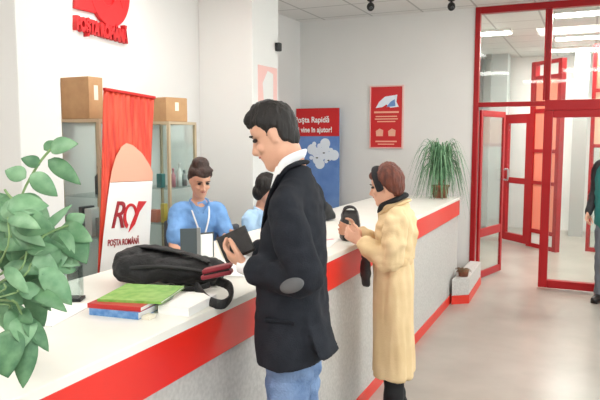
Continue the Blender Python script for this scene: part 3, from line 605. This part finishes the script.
# --- clerks
def clerk(name_label, B0, deg, seat, s, pitch, turn, hairm, shirtm, updo, arms, dz):
    """seated figure; all heights lifted by dz"""
    Z = lambda z: z+dz
    hm = head_mx((.095, 0, Z(.98)), math.radians(pitch), math.radians(turn))
    b = NB(); head_geo(b, hm, s)
    tube(b, [(-.01, 0, Z(.90)), (.0, 0, Z(.98)), (.03, 0, Z(1.04))], [.045, .043, .046])
    tube(b, [(-.08, 0, Z(.42)), (-.06, 0, Z(.6)), (-.02, 0, Z(.8)), (-.01, 0, Z(.93))], [(.14, .09), (.11, .075), (.13, .08), (.08, .055)])
    for y, (E_, W_, D_) in zip((.132, -.132), arms):
        E_ = (E_[0], E_[1], Z(E_[2])); W_ = (W_[0], W_[1], Z(W_[2])); tube(b, [(-.01, y*.6, Z(.915)), (-.01, y, Z(.89)), E_, W_], [.042, .042, .034, .024])
        hand_geo(b, W_, D_, (0, 0, -1), .9, (.25, .3, .3, .35), side=1 if y > 0 else -1)
    for y in (.09, -.09): tube(b, [(-.08, y, Z(.46)), (.33, y*1.1, Z(.48)), (.36, y*1.1, .28), (.34, y, .07)], [.075, .055, .045, .034])
    p = fuse('person', b, 'skin', None, .0065, 3, fac=.4); p.location = B0; p.rotation_euler = (0, 0, math.radians(deg)); tag(p, name_label, 'person')
    face_bits(p, hm, s, 'brown')
    if updo:
        def mk(x, y, z):
            return z-(.176 if x > .045 else (.176-(.045-x)*.9 if x > -.01 else .13-(-.01-x)*1.2))
        def ex(b, mx): ell(b, (-.03, 0, .235), (.066, .066, .055), mx); ell(b, (-.06, 0, .18), (.066, .07, .07), mx); ell(b, (.035, .02, .215), (.05, .055, .028), mx)
    else:
        def mk(x, y, z): return z-(.165 if x > .05 else (.165-(.05-x)*2.2 if x > -.01 else .03))
        def ex(b, mx): ell(b, (-.04, 0, .15), (.09, .092, .095), mx); ell(b, (-.055, 0, .07), (.068, .085, .075), mx)
    hair_geo(p, 'hair', hm, s, hairm, mk, .014, ex)
    b = NB()
    tube(b, [(-.08, 0, Z(.44)), (-.06, 0, Z(.58)), (-.03, 0, Z(.78)), (-.015, 0, Z(.88)), (-.01, 0, Z(.935))], [(.165, .115), (.13, .10), (.145, .105), (.13, .09), (.062, .055)])
    for y, (E_, W_, D_) in zip((.132, -.132), arms):
        S = V((-.012, y*1.08, Z(.885))); E2 = V((E_[0], E_[1], Z(E_[2]))); tube(b, [(-.01, y*.6, Z(.91)), S, (S+E2)/2, S*.25+E2*.75], [.052, .062, .062, .060])
    sh = fuse('shirt', b, shirtm, p, .009, 2, fadd(folds(14, 14, 14, .012), folds(34, 34, 34, .004)))
    b = NB(); 
    for y in (1, -1): tube(b, [(-.055, y*.02, Z(.965)), (-.02, y*.062, Z(.955)), (.035, y*.055, Z(.925)), (.065, y*.018, Z(.885))], [(.02, .006), (.024, .006), (.028, .006), (.012, .005)], side=(0, .4, 1), n=10)
    obj('shirt_collar', b, shirtm, sh, True)
    if updo:
        b = NB()
        for y in (1, -1): tube(b, [(.03, y*.065, Z(.93)), (.085, y*.05, Z(.85)), (.105, y*.01, Z(.72))], [(.006, .002)]*3, side=(0, 1, 0), n=8)
        obj('lanyard', b, 'buttercream', p, True); b = NB(); box(b, (.106, -.03, Z(.62)), (.112, .03, Z(.72))); obj('name_badge', b, 'paper', p, bevel=.002)
    b = NB(); tube(b, [(-.10, 0, Z(.47)), (-.04, 0, Z(.46))], [(.17, .10), (.17, .10)])
    for y in (.09, -.09): tube(b, [(-.08, y, Z(.46)), (.33, y*1.1, Z(.485)), (.37, y*1.1, .30), (.345, y, .10)], [.095, .07, .062, .055])
    fuse('trousers', b, 'trouser', p, .012, 2)
    for y in (.09, -.09):
        b = NB(); tube(b, [(.29, y, .045), (.36, y, .05), (.44, y, .035), (.48, y, .03)], [(.032, .04), (.037, .04), (.04, .03), (.03, .024)], side=(0, 1, 0)); box(b, (.26, y-.03, 0), (.49, y+.03, .02)); fuse('shoe', b, 'shoe', p, .008, 2)
    return p
def chair(x, y, seat, rz, label):
    t = thing('office_chair', label, 'chair', (x, y, 0), math.radians(rz))
    obj('seat', B((-.22, -.22, seat-.07), (.20, .22, seat)), 'khaki', t, bevel=.02)
    obj('backrest', B((-.30, -.19, seat+.10), (-.25, .19, seat+.42)), 'khaki', t, bevel=.02)
    b = NB(); tube(b, [(-.10, 0, seat-.08), (-.29, 0, seat-.06), (-.31, 0, seat+.2)], .014); obj('back_bar', b, 'black', t, True)
    obj('gas_column', lathe(NB(), [(.025, .07), (.025, seat-.07)], n=16), 'black', t, True)
    b = NB()
    for i in range(5): tube(b, [(0, 0, .085), (.25*math.cos(i*PI*.4), .25*math.sin(i*PI*.4), .06)], .016)
    for i in range(5): ell(b, (.25*math.cos(i*PI*.4), .25*math.sin(i*PI*.4), .028), (.026, .026, .027), n=12)
    obj('base', b, 'black', t, True)
clerk('clerk in sky blue shirt with white lanyard and brown updo behind the counter', (-2.50, 3.78, 0), -42, .5, .94, 20, 4, 'brown', 'blue', True,
      (((.08, .205, .66), (.30, .19, .64), (1, -.1, .0)), ((.09, -.20, .66), (.30, -.08, .65), (1, .3, .0))), .24)
chair(-2.55, 3.85, .61, -42, 'grey office chair under the clerk in sky blue shirt')
clerk('dark-haired clerk in pale blue shirt, head turned down, behind the blazer man', (-2.33, 4.40, 0), -6, .5, .96, 24, 8, 'hair', 'lblue', False,
      (((.08, .205, .62), (.28, .17, .72), (1, -.1, 0)), ((.09, -.20, .62), (.28, -.10, .72), (1, .3, .0))), .135)
chair(-2.42, 4.41, .51, -6, 'grey office chair under the clerk in pale blue shirt')
# --- visitor at the right edge
def visitor():
    hm = head_mx((.09, 0, 1.46), math.radians(6)); b = NB(); head_geo(b, hm, 1)
    tube(b, [(-.02, 0, 1.38), (0, 0, 1.46), (.02, 0, 1.54)], [.055, .053, .055])
    tube(b, [(0, 0, .88), (0, 0, 1.1), (0, 0, 1.28), (0, 0, 1.36)], [(.12, .08), (.12, .08), (.13, .08), (.08, .05)])
    arms = (((.175), (0.02, .225, 1.10), (.12, .215, .90)), ((-.175), (-.03, -.215, 1.10), (.08, -.215, .90)))
    for y, E_, W_ in arms:
        tube(b, [(0, y*.5, 1.37), (0, y*.95, 1.345), E_, W_], [.034, .036, .034, .026]); hand_geo(b, W_, (.45, 0, -.9), (0, -1 if y > 0 else 1, 0), 1, (.5, .55, .6, .6), side=1 if y > 0 else -1)
    for y in (.09, -.09): tube(b, [(0, y, .9), (.0, y, .5), (-.02, y, .1), (-.02, y, .05)], [.07, .05, .036, .036])
    p = fuse('person', b, 'skin', None, .0075, 3); p.location = (.23, 7.0, 0); p.rotation_euler = (0, 0, math.radians(-115)); tag(p, 'person in teal vest with black sleeves at the right edge by the door', 'person')
    face_bits(p, hm, 1)
    hair_geo(p, 'hair', hm, 1, 'hair', lambda x, y, z: z-(.172 if x > .045 else (.172-(.045-x)*.75 if x > -.005 else .135-(-.005-x)*1.05)), .012)
    b = NB(); tube(b, [(0, 0, .84), (0, 0, 1.0), (0, 0, 1.2), (-.005, 0, 1.36), (0, 0, 1.43)], [(.195, .145), (.19, .14), (.195, .14), (.175, .115), (.075, .065)]); fuse('vest', b, 'teal', p, .01, 2, folds(14, 14, 18, .012))
    for y, E_, W_ in arms:
        b = NB(); tube(b, [(0, y*.5, 1.385), (0, y*1.0, 1.35), E_, W_], [.055, .056, .048, .038]); fuse('sleeve', b, 'teald', p, .009, 2, folds(20, 20, 24, .008))
    b = NB(); tube(b, [(0, 0, .92), (0, 0, .84)], [(.165, .115), (.165, .115)])
    for y in (.09, -.09): tube(b, [(0, y, .86), (.01, y, .5), (0, y, .05)], [(.09, .10), (.072, .08), (.066, .076)], side=(0, 1, 0))
    fuse('trousers', b, 'gtr', p, .012, 2, folds(16, 16, 20, .012))
    for y in (.09, -.09):
        b = NB(); tube(b, [(-.06, y, .05), (0, y, .055), (.09, y, .04), (.15, y, .035)], [(.036, .045), (.042, .05), (.048, .036), (.036, .03)], side=(0, 1, 0)); box(b, (-.09, y-.036, 0), (.16, y+.036, .022)); fuse('shoe', b, 'shoe', p, .008, 2)
visitor()
# ---------------------------------------------------------------- backpack and papers on the counter
bk = thing('backpack', 'black backpack lying flat on the counter beside the magazines', 'bag', (-1.58, 2.185, 1.043), math.radians(24)); bk.scale = (.90, .9, .80)
b = NB(); rings(b, [[V((x, y*w_, .0+z0+max(0, z)*h_)) for y, z in [(math.cos(2*PI*i/28), (math.sin(2*PI*i/28)+1)/2*1.0) for i in range(28)]] for x, w_, h_, z0 in ((-.262, .05, .07, .03), (-.25, .10, .14, .005), (-.22, .13, .178, 0), (-.15, .145, .185, 0), (-.05, .145, .17, 0), (.06, .135, .15, 0), (.14, .125, .13, 0), (.20, .11, .115, 0), (.235, .08, .09, .005), (.245, .04, .05, .02))])
fuse('body', b, 'bag', bk, .007, 3, fadd(folds(9, 14, 14, .020, 2), folds(30, 30, 30, .008)))
b = NB(); tube(b, [(-.21, -.13, .10), (-.05, -.145, .115), (.1, -.135, .10), (.2, -.11, .07)], [(.010, .006)]*4, side=(0, 0, 1)); obj('zip', b, 'black', bk, True)
b = NB(); tube(b, [(.18, -.06, .12), (.05, -.03, .165), (-.12, .0, .19), (-.22, .02, .17)], [(.03, .008), (.035, .009), (.035, .009), (.02, .006)], side=(0, 1, 0)); fuse('padded_panel', b, 'bag', bk, .006, 2, folds(30, 30, 30, .006))
bpy.context.view_layer.update(); inv = bk.matrix_world.inverted()
def cpt(x, y, z):
    d = at(x, y, 1)-V((0, 0, H)); return inv @ (V((0, 0, H))+d*((z-H)/d.z))
b = NB(); tube(b, [cpt(196, 286, 1.06), cpt(204, 297, 1.052), (cpt(213, 303, 1.05)), cpt(224, 304, 1.052), cpt(231, 296, 1.06), cpt(229, 286, 1.075), cpt(218, 281, 1.09)], [(.024, .010)]*7, side=(.2, .2, 1)); fuse('shoulder_strap', b, 'bag', bk, .005, 2)
b = NB(); tube(b, [(.02, -.15, .02), (.09, -.18, .014), (.15, -.17, .014), (.19, -.13, .02)], [(.016, .007)]*4, side=(0, 0, 1)); fuse('shoulder_strap', b, 'bag', bk, .005, 2)
mr = thing('purse', 'dark red folded purse tucked against the end of the backpack', 'purse', at(219, 276, 2.46), math.radians(20))
b = NB(); box(b, (-.065, -.028, 0), (.055, .028, .018), Matrix.Rotation(math.radians(-12), 4, 'Y')); obj('lower_flap', b, 'maroon', mr, bevel=.006)
b = NB(); box(b, (-.055, -.026, .022), (.06, .026, .040), Matrix.Rotation(math.radians(-14), 4, 'Y')); obj('upper_flap', b, 'maroon', mr, bevel=.006)
b = NB(); box(b, (-.05, -.027, .018), (.05, .022, .022), Matrix.Rotation(math.radians(-13), 4, 'Y')); obj('inner_lining', b, 'black', mr)
def mag(kind, label, cat, m, cx, cy, z, sx, sy, th, rz, pages=True, group=None):
    t = thing(kind, label, cat, (cx, cy, z), math.radians(rz), group)
    if pages:
        obj('pages', B((-sx/2+.003, -sy/2+.003, .0015), (sx/2-.003, sy/2-.003, th-.0015)), 'paper', t)
        b = NB(); box(b, (-sx/2, -sy/2, 0), (sx/2, sy/2, .0015)); box(b, (-sx/2, -sy/2, th-.0015), (sx/2, sy/2, th)); box(b, (-sx/2, -sy/2, .0015), (-sx/2+.002, sy/2, th-.0015)); box(b, (-sx/2+.002, -sy/2, .0015), (sx/2, -sy/2+.0015, th-.0015)); obj('cover', b, m, t)
    else: obj('sheets', B((-sx/2, -sy/2, 0), (sx/2, sy/2, th)), m, t)
    return t
zc = 1.0375; A = 5
mag('paper_stack', 'small stack of white paper right of the coloured magazines', 'paper', 'paper', -1.30, 1.89, zc, .12, .21, .030, A, False)
mag('magazine', 'blue magazine at the bottom of the coloured pile', 'magazine', 'bblue', -1.475, 1.80, zc, .195, .24, .024, A+1)
mag('magazine', 'red magazine between the blue and the green ones', 'magazine', 'bred', -1.485, 1.81, zc+.024, .205, .25, .016, A+4)
mag('magazine', 'green magazine topmost of the pile by the backpack', 'magazine', 'bgreen', -1.47, 1.85, zc+.040, .235, .24, .009, A+10)
mag('leaflet', 'cream slip lying at the right end of the blue magazine', 'paper', 'cream', -1.345, 1.72, zc, .03, .04, .012, A, False)
mag('paper_sheet', 'white sheet lying between the backpack and the wallet', 'paper', 'paper', -1.50, 2.52, zc, .21, .30, .004, 24, False)
mag('paper_sheet', 'white sheet with pink slip on the counter before the black handbag', 'paper', 'paper', -1.43, 3.38, zc, .21, .30, .003, 10, False)
mag('paper_slip', 'thin pink slip on the counter between man and handbag', 'paper', 'pink', -1.43, 3.45, zc+.0035, .20, .02, .001, 65, False)
mag('flyer', 'white flyer lying under the near plant leaves on the counter', 'paper', 'paper', -1.70, 1.62, zc, .20, .28, .003, 15, False)
g = thing('card_reader', 'small dark hand scanner lying at the counter edge below the backpack strap', 'device', (-1.335, 1.985, zc), math.radians(20))
obj('body', B((-.035, -.014, 0), (.035, .014, .014)), 'dgrey', g, bevel=.004); obj('button', B((-.01, -.006, .014), (.01, .006, .016)), 'grey', g)
# small clear box with black foot near the plant
g = thing('leaflet_holder', 'clear leaflet box with black foot behind the plant leaves', 'holder', (-1.76, 1.80, zc), math.radians(25))
obj('foot', B((-.04, -.03, 0), (.04, .03, .012)), 'black', g, bevel=.002)
b = NB(); box(b, (-.035, -.025, .012), (.035, -.022, .12)); box(b, (-.035, .022, .012), (.035, .025, .16)); box(b, (-.035, -.022, .012), (-.032, .022, .13)); box(b, (.032, -.022, .012), (.035, .022, .13)); obj('clear_body', b, 'cglass', g)
# upright folder
g = thing('folder', 'dark slate folder standing open on the counter before the blue-shirted clerk', 'folder', (-1.79, 2.70, zc), math.radians(20))
obj('left_cover', B((-.09, -.004, 0), (0, .0, .155), Matrix.Rotation(math.radians(18), 4, 'Z')), 'folder', g, bevel=.001)
obj('spine', B((-.006, -.008, 0), (.012, .002, .158)), 'grey', g, bevel=.001)
obj('right_cover', B((.010, -.004, 0), (.085, .0, .13), Matrix.Rotation(math.radians(38), 4, 'Z')), 'dgrey', g, bevel=.001)
obj('pages', B((.010, -.009, .002), (.075, -.005, .122), Matrix.Rotation(math.radians(38), 4, 'Z')), 'paper', g)
g = thing('counter_bag', 'black rounded bag resting on the counter below the blue poster', 'bag', (-1.80, 4.35, zc+.004), math.radians(30))
b = NB(); rings(b, [[V((w_*math.cos(2*PI*i/24), d_*math.sin(2*PI*i/24), z)) for i in range(24)] for z, w_, d_ in ((0, .09, .06), (.01, .105, .07), (.05, .10, .065), (.10, .075, .05), (.13, .04, .03), (.14, .01, .01))]); fuse('body', b, 'bag', g, .006, 2, folds(20, 20, 20, .008))
b = NB(); tube(b, [(-.05, 0, .10), (-.03, 0, .145), (.01, 0, .15), (.04, 0, .11)], .006); obj('handle', b, 'bag', g, True)
# ---------------------------------------------------------------- plants
def leafgeo(b, base, d, up, L, W, droop=.4, fold=.25, n=9):
    """a bent pointed leaf with a raised fold, real thickness from the modifier"""
    d = V(d).normalized(); up = V(up); s = d.cross(up).normalized(); nn = s.cross(d).normalized()
    prev = None; p = V(base); dd = d.copy()
    for i in range(n+1):
        t = i/n; w = W/2*(math.sin(PI*min(1, t**.75))**.85 if 0 < t < 1 else 0)+.0008
        l = b.verts.new(p-s*w+nn*w*fold); c_ = b.verts.new(p); r = b.verts.new(p+s*w+nn*w*fold)
        if prev: b.faces.new((prev[0], prev[1], c_, l)); b.faces.new((prev[1], prev[2], r, c_))
        prev = (l, c_, r)
        dd = (dd+V((0, 0, -1))*droop/n).normalized(); nn = s.cross(dd).normalized(); p = p+dd*L/n
pl = thing('potted_plant', 'broad-leaved green potted plant at the near end of the counter', 'plant', (-1.62, 1.18, zc))
o0 = V((-1.62, 1.18, zc))
obj('pot', lathe(NB(), [(.05, 0), (.075, 0), (.10, .10), (.108, .16), (.108, .175), (.097, .175), (.09, .14), (0, .14)], n=28), 'pot', pl, True)
random.seed(11)
lb = NB(); l2 = NB(); st = NB()
def W3(x, y, d): return at(x, y, d)-o0
root = V((0, 0, .14))
def leafpx(x, y, d, x2, y2, d2, w, which=None, droop=.3, stem=True):
    a = W3(x, y, d); e = W3(x2, y2, d2); L = (e-a).length
    up = V((random.uniform(-.4, .4)+.55, random.uniform(-.4, .4)-.8, .55))
    dr = (e-a).normalized()+V((0, 0, droop*.45))
    leafgeo(which or (lb if random.random() < .6 else l2), a, dr, up, L*1.04, w, droop)
    return a
QL = []
def stempx(pts, r=.003):
    P_ = [root+V((random.uniform(-.03, .03), random.uniform(-.03, .03), 0))]+[W3(*p) for p in pts]; tube(st, P_, [r]*len(P_), n=6)
# reaching shoots
stempx([(10, 240, 1.45), (22, 195, 1.5), (38, 165, 1.52), (50, 150, 1.52)])
stempx([(20, 260, 1.45), (45, 235, 1.5), (70, 225, 1.55)])
for q in ((18, 200, 1.48, 44, 222, 1.5, .045), (12, 205, 1.46, 30, 246, 1.44, .04), (30, 240, 1.5, 62, 250, 1.5, .03), (40, 236, 1.5, 70, 205, 1.52, .022)): QL.append(q)
stempx([(5, 300, 1.4), (20, 310, 1.4), (30, 335, 1.38)])
stempx([(8, 220, 1.5), (5, 190, 1.5)])
for q in ((50, 150, 1.52, 77, 143, 1.5, .045), (48, 160, 1.52, 80, 183, 1.5, .04), (40, 165, 1.52, 22, 158, 1.5, .03), (44, 150, 1.52, 62, 143, 1.56, .03), (30, 175, 1.5, 57, 195, 1.5, .045), (26, 178, 1.5, 6, 170, 1.5, .04),
          (60, 228, 1.55, 92, 240, 1.52, .05), (62, 226, 1.55, 86, 262, 1.5, .075), (52, 232, 1.53, 52, 275, 1.48, .085), (45, 235, 1.5, 28, 285, 1.45, .11), (68, 226, 1.55, 84, 214, 1.56, .04), (58, 230, 1.53, 70, 268, 1.5, .06),
          (28, 330, 1.38, 23, 386, 1.36, .05), (24, 318, 1.39, 48, 350, 1.38, .035), (20, 312, 1.4, 33, 322, 1.38, .03), (22, 316, 1.4, 25, 345, 1.36, .055), (6, 330, 1.38, 8, 376, 1.34, .09), *QL): leafpx(*q)
for i in range(70):
    x = random.gauss(16, 19); y = random.uniform(192, 318); d = random.uniform(1.36, 1.62)
    if x > 22 and y < 225 or x > 34 and y > 285 or x > 56 or (y > 295 and x > 18): continue
    a = random.uniform(-.9, .75); L = random.uniform(22, 44)
    leafpx(x, y, d, x+L*math.cos(a+.6), y+L*math.sin(a+.75), d+random.uniform(-.06, .06), random.uniform(.028, .062))
    if i % 3 == 0: stempx([((x-5)*.6, (y+300)/2, d), (x, y, d)], .002)
o = obj('foliage', lb, 'leaf', pl, True); solid(o, .0008)
o = obj('foliage', l2, 'leaf2', pl, True); solid(o, .0008)
obj('stems', st, 'stem', pl, True)
# grassy arching plant at the far end of the counter
sp_ = thing('potted_plant', 'bushy arching grass-leaved plant on the far end of the counter', 'plant', (-1.38, 6.48, zc))
obj('pot', lathe(NB(), [(.055, 0), (.07, 0), (.085, .11), (.092, .11), (.092, .13), (.08, .13), (.075, .115), (0, .115)], n=24), 'terra', sp_, True)
random.seed(5); fa, fb = NB(), NB()
def strand(b, a, reach, h, fall, w):
    pts = []; n_ = 10
    for i in range(n_+1):
        t = i/n_; r = reach*(t**1.1); z = .12+h*math.sin(min(1, t*1.15)*PI*.5)-fall*max(0, t-.42)**1.6*2.1
        pts.append(V((r*math.cos(a), r*math.sin(a), z)))
    for q in pts:
        if -.64 < q.x < .17 and q.y < .195 and q.z < .008: q.z = .008
    s = V((-math.sin(a), math.cos(a), 0)); prev = None
    for i, q in enumerate(pts):
        ww = w*(1-(i/n_)**2.2)+.001; l, r = b.verts.new(q-s*ww/2+V((0, 0, ww*.2))), b.verts.new(q+s*ww/2)
        if prev: b.faces.new((prev[0], prev[1], r, l))
        prev = (l, r)
for i in range(240):
    a = random.uniform(0, 2*PI); strand(fa if i % 2 else fb, a, random.uniform(.07, .34), random.uniform(.26, .60), random.uniform(.3, .75), random.uniform(.011, .019))
for b, m in ((fa, 'leaf'), (fb, 'leaf2')): o = obj('foliage', b, m, sp_, True); solid(o, .0006)
b = NB()
for i in range(6): a = i*1.05; tube(b, [(.02*math.cos(a), .02*math.sin(a), .11), (.05*math.cos(a), .05*math.sin(a), .28)], .007, n=8)
obj('stems', b, 'terra', sp_, True)
# dry plant on the low ledge
dp = thing('potted_plant', 'small withered brown plant in a pot on the low ledge', 'plant', (-1.125, 6.46, .255))
obj('pot', lathe(NB(), [(.035, 0), (.045, 0), (.055, .06), (.055, .07), (.045, .07), (.04, .06), (0, .06)], n=20), 'terra', dp, True)
b = NB()
for i in range(40):
    a = random.uniform(0, 2*PI); L = random.uniform(.04, .10); leafgeo(b, (random.uniform(-.02, .02), random.uniform(-.02, .02), .065), (math.cos(a), math.sin(a), random.uniform(.2, 1)), (0, 0, 1), L, .022, 1.4)
o = obj('foliage', b, 'soil', dp, True); solid(o, .001)
# ---------------------------------------------------------------- light and look
w = bpy.data.worlds.new('World'); sc.world = w; w.use_nodes = True
nt = w.node_tree; bg = nt.nodes['Background']; bg.inputs[0].default_value = (.90, .95, 1, 1); bg.inputs[1].default_value = 5.0
sc.view_settings.view_transform = 'Standard'; sc.view_settings.look = 'None'; sc.view_settings.gamma = 1; sc.view_settings.exposure = 0
